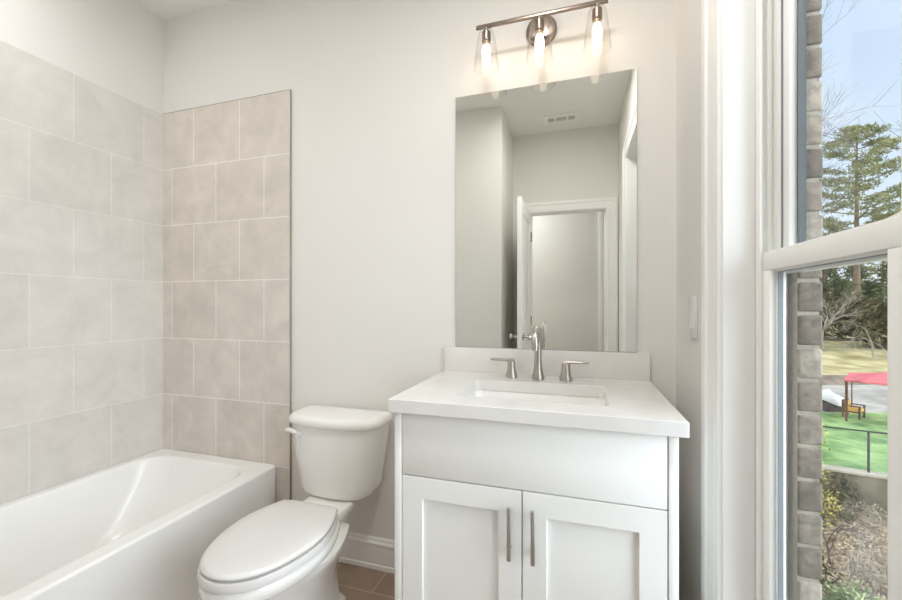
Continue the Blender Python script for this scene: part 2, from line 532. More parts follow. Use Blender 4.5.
def window_unit(name, y0, y1, m0, m1):
    w = struct_empty(name, (0.44, (y0 + y1) / 2, WZ0))
    z0, z1 = WZ0, WZ1
    mb = MB()
    prof = [(0, 0.410), (-0.003, 0.410), (-0.003, 0.398), (-0.024, 0.398), (-0.024, 0.4035), (-0.012, 0.4035), (-0.012, 0.418), (-0.018, 0.418), (-0.018, 0.424), (-0.012, 0.424), (-0.012, 0.4385), (-0.026, 0.4385),
            (-0.026, 0.441), (-0.014, 0.441), (-0.014, 0.472), (-0.05, 0.472), (-0.05, 0.484), (0, 0.484)]
    frame_sweep(mb, y0, y1, z0, z1, prof, lambda a, b, t: (t, a, b))
    mb.build('window_frame', 'vinyl', w, smooth=0)
    a, b = y0 + 0.017, y1 - 0.017
    mb = MB()
    frame_sweep(mb, y0, y1, z0, z1, [(-0.0262, 0.4388), (-0.0315, 0.4388), (-0.0315, 0.4412), (-0.0262, 0.4412)], lambda a, b, t: (t, a, b))
    mb.build('gap_shade', 'graygap', w, smooth=0)  # grey strip standing in for the shaded gap beside the upper sash
    # lower sash (room side)
    ga, gb = y0 + m0, y1 - m1
    zl0, zl1, zr0, zr1 = z0 + 0.015, 1.3175, z0 + 0.085, 1.2745
    mb = MB()
    mb.box(0.404, 0.436, a, ga, zl0, zr1 - 0.0004, 0.0012)
    mb.box(0.404, 0.436, gb, b, zl0, zr1 - 0.0004, 0.0012)
    mb.box(0.404, 0.436, a, b, zr1, zl1, 0.0015)
    mb.box(0.4041, 0.4359, ga, gb, zl0, zr0, 0.0015)
    sash = mb.build('lower_sash', 'vinyl', w, smooth=30)
    mb = MB()
    frame_sweep(mb, ga, gb, zr0, zr1, [(0.0, 0.409), (-0.004, 0.4255), (-0.004, 0.4155), (0.0, 0.4155)], lambda p, q, t: (t, p, q))
    mb.build('glazing_bead', 'vinyl', sash, smooth=0)
    mb = MB()
    frame_sweep(mb, ga, gb, zr0, zr1, [(-0.0002, 0.4185), (-0.005, 0.4185), (-0.005, 0.4285), (-0.0002, 0.4285)], lambda p, q, t: (t, p, q))
    mb.build('gasket', 'graygap', sash, smooth=0)
    mb = MB(); mb.box(0.4155, 0.4185, ga, gb, zr0, zr1)
    mb.build('lower_pane', 'glass', w, smooth=0)
    # upper sash (outer track)
    zu0, zu1, zq0, zq1 = 1.268, z1 - 0.012, 1.310, z1 - 0.055
    mb = MB()
    mb.box(0.441, 0.470, a, ga, zu0, zu1, 0.0015)
    mb.box(0.441, 0.470, gb, b, zu0, zu1, 0.0015)
    mb.box(0.4411, 0.4699, ga, gb, zu0, zq0, 0.0015)
    mb.box(0.4411, 0.4699, ga, gb, zq1, zu1, 0.0015)
    us = mb.build('upper_sash', 'vinyl', w, smooth=30)
    mb = MB()
    frame_sweep(mb, ga, gb, zq0, zq1, [(-0.0002, 0.4555), (-0.005, 0.4555), (-0.005, 0.4704), (-0.0002, 0.4704)], lambda p, q, t: (t, p, q))
    mb.build('gasket', 'darkgap', us, smooth=0)
    mb = MB(); mb.box(0.4525, 0.4555, ga, gb, zq0, zq1)
    mb.build('upper_pane', 'glass', w, smooth=0)
    w.location.x += 0.012
    return w
MULL = -0.985
window_unit('window_1', MULL + 0.006, WY1, 0.0600, 0.058)
window_unit('window_2', WY0, MULL - 0.006, 0.058, 0.0600)
mb = MB(); mb.box(0.409, 0.496, MULL - 0.0059, MULL + 0.0059, WZ0, WZ1, 0.002)
struct(mb.build('trim_5', 'vinyl', smooth=30))

# brick outside: veneer with a hole, and the stack of bricks at the far jamb
BY0, BY1 = -1.43, -0.559
mb = MB(); hole_wall(mb, -2.8, 0.4, -0.3, 2.95, (BY0 - 0.008, BY1 + 0.105, WZ0 - 0.02, WZ1 + 0.02), 0.468, 0.509, lambda a, b, t: (t, a, b))
struct(mb.build('wall_exterior', 'mortar', smooth=0))
mb = MB()
for n in range(-8, 21):
    z = 1.766 - 0.0737 * n
    z0, z1 = z + 0.004, z + 0.0737 - 0.004
    if z1 > WZ1 + 0.02 or z0 < WZ0 - 0.02: continue
    random.seed(n + 50)
    j = random.uniform(-0.0015, 0.0015)
    mb.box(0.4695, 0.515 + j, BY1 + j, BY1 + 0.10, z0, z1, 0.005, seg=3)
mb.box(0.469, 0.5095, BY1 + 0.004, BY1 + 0.1045, WZ0 - 0.02, WZ1 + 0.02, mi=1)
struct(mb.build('wall_exterior_brick', ['brick', 'mortar'], smooth=40))

# ------------------------------------------------------------------ door, its casing and the jamb
mb = MB()
jy0, jy1 = YD - 0.113, YD + 0.003
mb.box(DX0 - 0.018, DX0, jy0, jy1, 0, DH)
mb.box(DX1, DX1 + 0.018, jy0, jy1, 0, DH)
mb.box(DX0 - 0.018, DX1 + 0.018, jy0, jy1, DH, DH + 0.018)
mb.box(DX0, DX0 + 0.01, jy0 + 0.02, jy1 - 0.045, 0, DH)
mb.box(DX1 - 0.01, DX1, jy0 + 0.02, jy1 - 0.045, 0, DH)
struct(mb.build('trim_6', 'trim', smooth=0))
def door_casing(y, sgn, x1max):
    rings = []
    for o, t in CP:
        yy = y + sgn * t
        o1 = min(o, x1max - DX1 - 0.005)
        rings.append([(DX0 - 0.005 - o, yy, 0), (DX0 - 0.005 - o, yy, DH + 0.005 + o), (DX1 + 0.005 + o1, yy, DH + 0.005 + o), (DX1 + 0.005 + o1, yy, 0)])
    mb = MB(); mb.loft(rings, closed=True, wrap=False)
    return mb
struct(door_casing(YD, 1, XR).build('trim_7', 'trim', smooth=25))
struct(door_casing(YD - 0.11, -1, 9).build('trim_8', 'trim', smooth=25))
mb = MB(); mb.box(0.243, 0.315, HALL_Y + 0.0005, HALL_Y + 0.022, 0, 2.36, 0.003)
struct(mb.build('trim_9', 'trim', smooth=30))
# open door leaf, hinged at the left jamb
dr = struct_empty('door_1', (-0.4225, YD, 0))
def leaf_face(mb, x, sgn, ly0, ly1, panels):
    pass
mb = MB()
lx0, lx1, ly0, ly1 = -0.440, -0.405, YD + 0.648, YD + 0.006
ly0, ly1 = min(ly0, ly1), max(ly0, ly1)
core = 0.006
mb.box(lx0 + core, lx1 - core, ly0 + 0.01, ly1 - 0.01, 0.02, 2.02)
st = 0.11
for (za, zb) in ((0.01, 0.22), (0.92, 1.06), (1.92, 2.03)):
    mb.box(lx0, lx1, ly0 + st, ly1 - st, za, zb)
for (ya, yb) in ((ly0, ly0 + st), (ly1 - st, ly1)):
    mb.box(lx0, lx1, ya, yb, 0.01, 2.03)
mb.build('door_leaf', 'trim', dr, smooth=0)
ky, kz = YD + 0.60, 0.945
for sg, xf in ((1, lx1), (-1, lx0)):
    mb = MB()
    mb.lathe([(0.0, xf), (0.031, xf), (0.031, xf + sg * 0.006), (0.012, xf + sg * 0.010), (0.010, xf + sg * 0.032), (0.018, xf + sg * 0.040), (0.026, xf + sg * 0.050), (0.027, xf + sg * 0.058), (0.020, xf + sg * 0.066), (0.0, xf + sg * 0.068)], ky, kz, 24, 'X')
    mb.build('door_knob', 'chrome', dr)
for hz in (0.25, 1.05, 1.82):
    mb = MB()
    mb.tube([(lx1 + 0.004, YD + 0.004, hz - 0.045), (lx1 + 0.004, YD + 0.004, hz + 0.045)], 0.005, 10)
    mb.build('hinge', 'chrome', dr)
mb = MB(); mb.box(DX1 - 0.0015, DX1 + 0.0005, jy1 - 0.035, jy1 - 0.008, 0.91, 0.98)
mb.build('strike_plate', 'chrome', dr, smooth=0)

# ------------------------------------------------------------------ bathtub
tub = thing('bathtub', 'long white alcove bathtub with a plain apron against the tiled walls', 'bathtub', (-1.80, -0.765, 0))
mb = MB()
ox0, ox1, oy0, oy1 = XL + 0.002, -1.414, YN + 0.010, -0.010
ix0, ix1, iy0, iy1 = -2.128, -1.489, YN + 0.10, -0.086
H = 0.4057
def R8(d, z, r=0.012): return rrect(ox0 + d * 0.3, ox1 - d, oy0 + d * .3, oy1 - d * .3, r, z, 10)
def RI(d, z, r): return rrect(ix0 + d, ix1 - d, iy0 + d, iy1 - d, r, z, 10)
def RB(l, r_, f, b, z, r): return rrect(ix0 + l, ix1 - r_, iy0 + f, iy1 - b, r, z, 10)
rings = [R8(0.004, 0.0), R8(0.004, 0.02), R8(0.001, H - 0.055), R8(0, H - 0.05), R8(0, H - 0.012), R8(0.003, H - 0.004), R8(0.010, H),
         RI(-0.012, H, 0.135), RI(-0.004, H - 0.002, 0.13), RI(0.002, H - 0.007, 0.128), RI(0.006, H - 0.02, 0.125),
         RB(0.015, 0.013, 0.02, 0.035, H - 0.08, 0.125), RB(0.028, 0.024, 0.035, 0.095, H - 0.18, 0.125), RB(0.04, 0.036, 0.05, 0.16, H - 0.26, 0.12),
         RB(0.06, 0.05, 0.07, 0.215, H - 0.305, 0.11), RB(0.09, 0.08, 0.11, 0.26, H - 0.325, 0.10), RB(0.16, 0.15, 0.18, 0.34, H - 0.33, 0.08)]
mb.loft(rings, cap0=False)
mb.build('tub_shell', 'acrylic', tub, smooth=50, wn=True)
mb = MB(); mb.lathe([(0.0, 0.0855), (0.032, 0.0855), (0.036, 0.082), (0.036, 0.0765)], -1.80, -1.12, 24)
mb.build('drain', 'chrome', tub)

# ------------------------------------------------------------------ toilet
TX = -0.966
toilet = thing('toilet', 'white two-piece toilet with closed lid between tub and vanity', 'toilet', (TX, -0.40, 0))
def egg(yb, yf, hw, z, n=48, wb=0.116, flat=True, ymid=None):
    """closed outline: rounded front at yf, straight back of half width wb at yb."""
    pts = []
    ym = ymid if ymid is not None else yb + (yf - yb) * 0.40
    for i in range(n):
        a = 2 * pi * i / n            # a=0 -> +x, pi/2 -> back (+y), 3pi/2 -> front
        ca, sa = cos(a), sin(a)
        if sa <= 0:
            x = hw * abs(ca) ** 0.93 * (1 if ca >= 0 else -1)
            y = ym + (ym - yf) * sa
        else:
            p = 0.40
            y = ym + (yb - ym) * min(1.0, abs(sa) ** 0.75 * 1.06)
            tt = (y - ym) / (yb - ym)
            lim = hw + (wb - hw) * tt ** 1.6
            x = lim * max(-1, min(1, ca * 1.6 if tt > 0.98 else (1 if ca > 0 else -1)))
            if tt <= 0.98:
                x = lim * (1 if ca > 0 else -1)
        pts.append((TX + x, y, z))
    return pts
def off(pts, d, z):
    cx = sum(p[0] for p in pts) / len(pts); cy = sum(p[1] for p in pts) / len(pts)
    r = []
    for p in pts:
        v = Vector((p[0] - cx, p[1] - cy)); l = v.length
        v = v * ((l + d) / l)
        r.append((cx + v.x, cy + v.y, z))
    return r
base = egg(-0.338, -0.775, 0.170, 0)
# lid
mb = MB()
mb.loft([off(base, -0.016, 0.4265), off(base, -0.001, 0.4285), off(base, 0.0, 0.434), off(base, -0.004, 0.4400), off(base, -0.014, 0.4432), off(base, -0.05, 0.4452), off(base, -0.11, 0.4462)])
mb.build('seat_lid', 'plastic', toilet, smooth=40)
seat = egg(-0.335, -0.783, 0.177, 0)
hole = [(TX + (p[0] - TX) * 0.62, -0.56 + (p[1] + 0.56) * 0.66, 0) for p in seat]
def at(pts, z): return [(p[0], p[1], z) for p in pts]
mb = MB()
mb.loft([off(seat, -0.018, 0.3985), off(seat, -0.005, 0.399), off(seat, -0.001, 0.399), off(seat, 0.0, 0.409), off(seat, -0.003, 0.4195), off(seat, -0.004, 0.4222), off(seat, -0.018, 0.4225), at(hole, 0.4225), at(hole, 0.396)], closed=True)
mb.build('seat', 'plastic', toilet, smooth=40)
# bowl and pedestal
mb = MB()
rim = egg(-0.325, -0.778, 0.173, 0)
def ped(hw, yb, yf, z, wb): return egg(yb, yf, hw, z, wb=wb)
mb.loft([ped(0.118, -0.215, -0.60, 0.0, 0.070), ped(0.120, -0.213, -0.602, 0.012, 0.072), ped(0.112, -0.222, -0.595, 0.028, 0.064), ped(0.098, -0.238, -0.585, 0.05, 0.058),
         ped(0.094, -0.246, -0.585, 0.12, 0.052), ped(0.104, -0.240, -0.615, 0.19, 0.056), ped(0.130, -0.225, -0.66, 0.25, 0.07),
ped(0.156, -0.215, -0.715, 0.30, 0.09), ped(0.172, -0.25, -0.750, 0.335, 0.11), off(rim, -0.006, 0.350), off(rim, 0.0, 0.356), off(rim, 0.001, 0.375), off(rim, -0.002, 0.389), off(rim, -0.010, 0.3945), off(rim, -0.05, 0.394)])
bowl = mb.build('bowl', 'porcelain', toilet, smooth=50)
# rear deck that carries the tank
mb = MB()
def deck(d, z, y0=-0.40, y1=-0.135): return rrect(TX - 0.131 + d, TX + 0.083 - d, y0, y1 - d, 0.045, z, 8)
mb.loft([deck(0.06, 0.20, -0.30, -0.16), deck(0.045, 0.26, -0.33, -0.14), deck(0.018, 0.32, -0.36), deck(0.004, 0.352), deck(0.0, 0.366), deck(0.004, 0.375), deck(0.012, 0.3785)])
mb.build('tank_deck', 'porcelain', bowl, smooth=50)
# tank: bowed front
def tank_ring(hw, yf, bow, z, r=0.04, n=10, yb=-0.025):
    pts = []
    K = 14
    for i in range(K + 1):
        t = i / K
        x = -hw + 2 * hw * t
        # rounded corners at the front with a bow
        e = abs(2 * t - 1)
        y = yf - bow * (1 - e ** 2.2)
        if e > 0.8:
            q = (e - 0.8) / 0.2
            y = y + r * (1 - math.sqrt(max(0, 1 - q * q)))
        pts.append((TX - 0.027 + x, y, z))
    for i in range(5):
        pts.append((TX - 0.027 + hw, yf + r + (yb - 0.02 - yf - r) * (i + 1) / 5, z))
    for i in range(4):
        a = (i + 1) / 4 * pi / 2
        pts.append((TX - 0.027 + hw - 0.02 * (1 - cos(a)), yb - 0.02 + 0.02 * sin(a), z))
    for i in range(5):
        pts.append((TX - 0.027 + hw - 0.02 - (2 * hw - 0.04) * (i + 1) / 5, yb, z))
    for i in range(4):
        a = (i + 1) / 4 * pi / 2
        pts.append((TX - 0.027 - hw + 0.02 - 0.02 * sin(a), yb - 0.02 * (1 - cos(a)), z))
    for i in range(4):
        pts.append((TX - 0.027 - hw, yb - 0.02 + (yf + r - yb + 0.02) * (i + 1) / 5, z))
    return pts
mb = MB()
mb.loft([tank_ring(0.120, -0.155, 0.02, 0.379), tank_ring(0.150, -0.165, 0.03, 0.383), tank_ring(0.164, -0.170, 0.036, 0.395), tank_ring(0.170, -0.171, 0.038, 0.42),
         tank_ring(0.190, -0.175, 0.042, 0.54), tank_ring(0.208, -0.178, 0.044, 0.66), tank_ring(0.210, -0.178, 0.044, 0.684)])
mb.build('tank', 'porcelain', toilet, smooth=50)
mb = MB()
mb.loft([tank_ring(0.206, -0.176, 0.045, 0.6845), tank_ring(0.216, -0.186, 0.046, 0.6855), tank_ring(0.221, -0.190, 0.047, 0.690), tank_ring(0.223, -0.192, 0.047, 0.704),
         tank_ring(0.219, -0.188, 0.047, 0.717), tank_ring(0.210, -0.180, 0.046, 0.724, yb=-0.032), tank_ring(0.190, -0.165, 0.044, 0.7265, yb=-0.045)])
mb.build('tank_lid', 'porcelain', toilet, smooth=50)
mb = MB()
lvx, lvy, lvz = TX - 0.168, -0.196, 0.645
mb.lathe([(0.0, lvy - 0.022), (0.012, lvy - 0.022), (0.014, lvy - 0.016), (0.014, lvy + 0.01)], lvx, lvz, 20, 'Y')
pts, rd = [], []
for i in range(9):
    t = i / 8
    pts.append((lvx - 0.062 * t, lvy - 0.018 + 0.012 * t, lvz + 0.004 + 0.008 * sin(t * pi * .8)))
    rd.append(0.0085 + 0.004 * t - (0.004 if i == 8 else 0))
mb.tube(pts, rd, 12)
mb.build('flush_lever', 'plastic', toilet, smooth=50)
for sx in (-0.07, 0.07):
    mb = MB()
    mb.box(TX + sx - 0.022, TX + sx + 0.022, -0.338, -0.312, 0.3942, 0.425, 0.005, seg=3)
    mb.build('seat_hinge', 'plastic', toilet, smooth=50)
for sx in (-1, 1):
    mb = MB()
    mb.lathe([(0.013, 0.012), (0.013, 0.02), (0.008, 0.028), (0.0, 0.03)], TX + sx * 0.118, -0.30, 16)
    mb.build('bolt_cap', 'plastic', toilet, smooth=50)

# ------------------------------------------------------------------ vanity cabinet
VX0, VX1, VF = -0.5237, 0.2379, -0.540
van = thing('vanity_cabinet', 'white shaker bathroom vanity with two doors under the quartz top', 'cabinet', ((VX0 + VX1) / 2, -0.27, 0))
mb = MB()
T = 0.022
mb.box(VX0, VX0 + T, VF, -0.0185, 0, 0.8768, 0.001)
mb.box(VX1 - T, VX1, VF, -0.0185, 0, 0.8768, 0.001)
mb.box(VX0 + T, VX1 - T, VF + 0.02, -0.02, 0.10, 0.118)
mb.box(VX0 + T, VX1 - T, -0.03, -0.0185, 0.118, 0.8768)
mb.box(VX0 + T, VX1 - T, VF + 0.06, VF + 0.075, 0.0, 0.10)
mb.box(VX0 + T, VX1 - T, VF + 0.02, VF + 0.035, 0.80, 0.8768)
mb.build('carcass', 'cabinet', van, smooth=30)
gx0, gx1 = VX0 + T + 0.003, VX1 - T - 0.003
mid = (gx0 + gx1) / 2
mb = MB(); mb.box(gx0, gx1, VF + 0.001, VF + 0.0195, 0.690, 0.874, 0.0012)
mb.build('false_drawer_front', 'cabinet', van, smooth=30)
def shaker_door(x0, x1, hx):
    z0, z1 = 0.118, 0.6865
    mb = MB()
    s = 0.064
    y0, y1 = VF + 0.001, VF + 0.0195
    hole_wall(mb, x0, x1, z0, z1, (x0 + s, x1 - s, z0 + s, z1 - s), y1, y0, lambda a, b, t: (a, t, b))
    bmesh.ops.bevel(mb.bm, geom=mb.bm.edges[:], offset=0.001, segments=2, affect='EDGES')
    mb.box(x0 + s - 0.004, x1 - s + 0.004, VF + 0.0115, VF + 0.018, z0 + s - 0.004, z1 - s + 0.004)
    d = mb.build('door', 'cabinet', van, smooth=30)
    mb = MB()
    hy = VF - 0.028
    mb.box(hx - 0.0055, hx + 0.0055, hy - 0.0045, hy + 0.0045, 0.508, 0.652, 0.002)
    for hz in (0.532, 0.628):
        mb.tube([(hx, hy + 0.002, hz), (hx, VF + 0.0015, hz)], 0.0042, 12)
    mb.build('handle', 'steel', d, smooth=40)
shaker_door(gx0, mid - 0.0014, -0.174)
shaker_door(mid + 0.0014, gx1, -0.111)

# countertop with cut-out and backsplash
CZ0, CZ1 = 0.8775, 0.9154
ctop = thing('countertop', 'white quartz vanity top with rectangular sink cut-out and short backsplash', 'countertop', ((VX0 + VX1) / 2, -0.28, CZ0))
mb = MB()
SX0, SX1, SY0, SY1 = -0.360, 0.0865, -0.452, -0.172
ox = dict(x0=-0.5375, x1=0.2567, y0=-0.5595, y1=-0.0005)
def RO(d, z): return rrect(ox['x0'] + d, ox['x1'] - d, ox['y0'] + d, ox['y1'] - d * 0.2, 0.004, z)
def RH(d, z): return rrect(SX0 - d, SX1 + d, SY0 - d, SY1 + d, 0.022 + d, z)
mb.loft([RO(0.001, CZ0), RO(0, CZ0 + 0.001), RO(0, CZ1 - 0.002), RO(0.002, CZ1), RH(0.0015, CZ1), RH(0, CZ1 - 0.0015), RH(0, CZ0)], closed=True)
mb.build('top_slab', 'quartz', ctop, smooth=50, wn=True)
mb = MB(); mb.box(ox['x0'], ox['x1'], -0.0205, -0.0005, CZ1, 1.0166, 0.0012)
mb.build('backsplash', 'quartz', ctop, smooth=30)

# sink
sink = thing('sink', 'white rectangular undermount basin set in the vanity top', 'sink', ((SX0 + SX1) / 2, (SY0 + SY1) / 2, 0.73))
mb = MB()
zt = CZ0 - 0.0006
def S(d, z, r=0.03): return rrect(SX0 - 0.004 + d, SX1 + 0.004 - d, SY0 - 0.004 + d, SY1 + 0.004 - d, r, z, 8)
mb.loft([S(-0.016, zt), S(0, zt), S(0.004, zt - 0.01), S(0.010, zt - 0.09), S(0.018, zt - 0.118), S(0.036, zt - 0.130), S(0.09, zt - 0.134),
         S(0.09, zt - 0.142), S(0.03, zt - 0.139), S(0.010, zt - 0.124), S(0.0, zt - 0.09), S(-0.008, zt - 0.014), S(-0.016, zt - 0.010)], closed=False, cap0=False, cap1=False)
mb.loft([S(0.09, zt - 0.134), S(0.1, zt - 0.1345)], cap0=False)
mb.build('basin', 'porcelain', sink, smooth=50)
mb = MB(); mb.lathe([(0.0, zt - 0.1325), (0.018, zt - 0.1325), (0.022, zt - 0.1325), (0.022, zt - 0.136)], (SX0 + SX1) / 2, (SY0 + SY1) / 2, 24)
mb.build('drain', 'nickel', sink)

# faucet, wide spread
FX, FY = -0.1395, -0.098
fau = thing('faucet', 'brushed nickel widespread faucet with two levers behind the basin', 'faucet', (FX, FY, CZ1))
mb = MB()
z = CZ1 + 0.0003
mb.lathe([(0.0235, z), (0.0238, z + 0.004), (0.0222, z + 0.012), (0.0185, z + 0.026), (0.0158, z + 0.042), (0.0142, z + 0.06), (0.0135, z + 0.085), (0.0135, z + 0.105)], FX, FY, 28, cap1=True)
pts, rd = [], []
Rz, Ry = 0.062, 0.056
for i in range(21):
    a = pi * i / 20 * 0.98
    pts.append((FX, FY - Ry + Ry * cos(a), z + 0.130 + Rz * sin(a)))
    rd.append(0.0132 - 0.0012 * sin(a) ** 2)
pts = [(FX, FY, z + 0.09)] + pts
rd = [0.0135] + rd
ye = pts[-1][1]
for k, dz in enumerate((0.004, 0.010, 0.016)):
    pts.append((FX, ye - 0.001 * k, pts[21][2] - dz)); rd.append(0.0128 - 0.0008 * k)
mb.tube(pts, rd, 20)
mb.build('spout', 'nickel', fau, smooth=50)
for hx, sg in ((-0.2405, -1), (-0.0385, 1)):
    mb = MB()
    mb.lathe([(0.0235, z), (0.0238, z + 0.004), (0.0220, z + 0.012), (0.0180, z + 0.026), (0.0160, z + 0.038), (0.0150, z + 0.050), (0.0150, z + 0.060), (0.0125, z + 0.064), (0.0, z + 0.0645)], hx, FY, 28)
    hb = mb.build('handle_base', 'nickel', fau, smooth=45)
    mb = MB()
    x0, x1 = hx - sg * 0.010, hx + sg * 0.081
    rings = []
    for t in [0, .15, .4, .7, .95, 1.0]:
        x = x0 + (x1 - x0) * t
        w = 0.0105 - 0.0015 * t - (0.001 if t == 1 else 0)
        h = 0.0058 - 0.0008 * t - (0.0008 if t == 1 else 0)
        zc = z + 0.0668 + 0.001 * t
        rings.append([(x, FY + w * cos(a) * 1.0, zc + h * sin(a)) for a in [2 * pi * (k + .5) / 12 for k in range(12)]])
    mb.loft(rings)
    mb.build('lever', 'nickel', hb, smooth=50)

# ------------------------------------------------------------------ mirror
mir = thing('wall_mirror', 'frameless rectangular mirror resting on the backsplash', 'mirror', (-0.139, -0.006, 1.0175))
mb = MB()
mb.box(-0.4927, 0.2139, -0.0075, -0.0035, 1.0175, 2.0775, 0.0012, mi=1, seg=1)
for f in mb.bm.faces:
    c = f.calc_center_median()
    if c.y < -0.0074 and f.calc_area() > 0.1:
        f.material_index = 0
mb.build('mirror_glass', ['mirror', 'mirroredge'], mir, smooth=0)
mb = MB(); mb.box(-0.489, 0.210, -0.0034, -0.0005, 1.021, 2.074)
mb.build('mirror_backing', 'dark', mir, smooth=0)

# ------------------------------------------------------------------ vanity light
LX, LZ, LY = -0.1345, 2.287, -0.10
vl = thing('vanity_light', 'three-bulb nickel bar light with clear glass shades above the mirror', 'wall lamp', (LX, 0, LZ))
mb = MB(); mb.lathe([(0.060, -0.0005), (0.060, -0.014), (0.057, -0.019), (0.052, -0.021), (0.0, -0.021)], LX, LZ, 40, 'Y')
mb.build('backplate', 'bronze', vl, smooth=40)
mb = MB(); mb.tube([(LX, -0.0205, LZ), (LX, LY + 0.004, LZ)], 0.008, 16)
mb.build('arm', 'bronze', vl, smooth=40)
mb = MB(); mb.box(-0.374, 0.103, LY - 0.0065, LY + 0.0065, LZ - 0.0065, LZ + 0.0065, 0.002)
for ex in (-0.374, 0.103):
    mb.lathe([(0.0, ex - 0.004), (0.0085, ex - 0.004), (0.0085, ex + 0.004), (0.0, ex + 0.004)], LY, LZ, 16, 'X')
mb.build('bar', 'bronze', vl, smooth=40)
for sx in (-0.3385, -0.1340, 0.0700):
    mb = MB()
    mb.lathe([(0.006, LZ - 0.006), (0.006, LZ - 0.016), (0.012, LZ - 0.019), (0.017, LZ - 0.024), (0.0175, LZ - 0.058), (0.0165, LZ - 0.062), (0.0, LZ - 0.062)], sx, LY, 24)
    so = mb.build('socket', 'bronze', vl, smooth=40)
    mb = MB()
    mb.lathe([(0.0132, LZ - 0.0622), (0.0132, LZ - 0.074), (0.012, LZ - 0.076)], sx, LY, 20)
    mb.build('bulb_base', 'socket', so, smooth=40)
    mb = MB()
    zb = LZ - 0.0745
    mb.lathe([(0.010, zb), (0.012, zb - 0.006), (0.0155, zb - 0.018), (0.0165, zb - 0.034), (0.0155, zb - 0.054), (0.012, zb - 0.070), (0.006, zb - 0.078), (0.0, zb - 0.080)], sx, LY, 20)
    mb.build('bulb', 'bulb', vl, smooth=60)
    mb = MB()
    ou = [(0.0185, LZ - 0.020), (0.026, LZ - 0.022), (0.031, LZ - 0.030), (0.034, LZ - 0.045), (0.039, LZ - 0.080), (0.044, LZ - 0.120), (0.0475, LZ - 0.150), (0.0485, LZ - 0.166), (0.0488, LZ - 0.170)]
    inn = [(r - 0.0022, h) for r, h in reversed(ou)]
    mb.lathe(ou + inn, sx, LY, 40, cap0=False, cap1=False)
    mb.build('glass_shade', 'shade', vl, smooth=50)

# ------------------------------------------------------------------ ceiling vent and light switch
vent = thing('ceiling_vent', 'small white slotted air vent in the alcove ceiling', 'vent', (-0.125, -1.87, HC))
mb = MB(); hole_wall(mb, -0.275, 0.025, -1.945, -1.795, (-0.235, -0.015, -1.905, -1.835), HC - 0.0005, HC - 0.010, lambda a, b, t: (a, b, t))
for dx in (-0.173, -0.077):
    mb.box(dx - 0.008, dx + 0.008, -1.905, -1.835, HC - 0.009, HC - 0.001)
mb.build('vent_frame', 'trim', vent, smooth=0)
mb = MB()
for k in range(3):
    y = -1.893 + k * 0.023
    mb.quad((-0.235, y, HC - 0.009), (-0.015, y, HC - 0.009), (-0.015, y + 0.004, HC - 0.003), (-0.235, y + 0.004, HC - 0.003))
mb.build('louvers', 'wall', vent, smooth=0)
mb = MB(); mb.box(-0.235, -0.015, -1.905, -1.835, HC - 0.0015, HC - 0.0006)
mb.build('vent_recess', 'dark', vent, smooth=0)

sw = thing('light_switch', 'white rocker light switch on the wall beside the window casing', 'switch', (XR, -0.24, 1.157))
mb = MB(); mb.box(XR - 0.006, XR - 0.0005, -0.279, -0.201, 1.094, 1.220, 0.002)
mb.build('switch_plate', 'plastic', sw, smooth=40)
mb = MB()
v = [(XR - 0.0085, -0.2565, 1.191), (XR - 0.0085, -0.2235, 1.191), (XR - 0.0115, -0.2235, 1.123), (XR - 0.0115, -0.2565, 1.123)]
mb.loft([[(XR - 0.0055, p[1], p[2]) for p in v], v])
mb.build('rocker', 'plastic', sw, smooth=0)

# ------------------------------------------------------------------ fill lamps added out of the frame to brighten bath, tub and hall
def fill_lamp(x, y, r, watts, label, col):
    t = thing('ceiling_fill', label, 'fill lamp', (x, y, HC))
    mb = MB(); mb.lathe([(r + 0.012, HC - 0.0005), (r + 0.012, HC - 0.03), (r + 0.006, HC - 0.034), (r, HC - 0.03), (r, HC - 0.0005)], x, y, 40)
    mb.build('fill_ring', 'bronze', t, smooth=40)
    mb = MB(); mb.lathe([(r, HC - 0.028), (r * 0.9, HC - 0.036), (r * 0.5, HC - 0.042), (0.0, HC - 0.044)], x, y, 40, cap0=False)
    mb.build('diffuser', 'lamp', t, smooth=60)
    d = bpy.data.lights.new('fill_light', 'AREA')
    d.shape = 'DISK'; d.size = r * 2; d.energy = watts; d.color = col
    o = bpy.data.objects.new('fill_light', d)
    COL.objects.link(o)
    o.location = (x, y, HC - 0.052)
fill_lamp(-1.78, -1.0, 0.09, TUB_FILL, 'small unseen fill lamp added over the bathtub', (0.96, 0.98, 1.0))
fill_lamp(-0.14, -0.99, 0.15, CEIL_FILL, 'round unseen fill lamp added over the bathroom floor', (1.0, 0.98, 0.955))
fill_lamp(-0.95, -2.80, 0.15, HALL_FILL, 'round unseen fill lamp added in the hall outside the door', (0.96, 0.985, 1.0))

# ================================================================== outdoors
# directions: F straight ahead of the window view, R to its right; ground far below (upper storey)
Fv = Vector((-sin(YAW), cos(YAW), 0)); Rv = Vector((cos(YAW), sin(YAW), 0))
def G(r, d, z): return CAM + Rv * r + Fv * d + Vector((0, 0, z))
def PX(u, v, d): return G((u - 451) / 400.7 * d, d, (304.63 - v) / 400.7 * d)

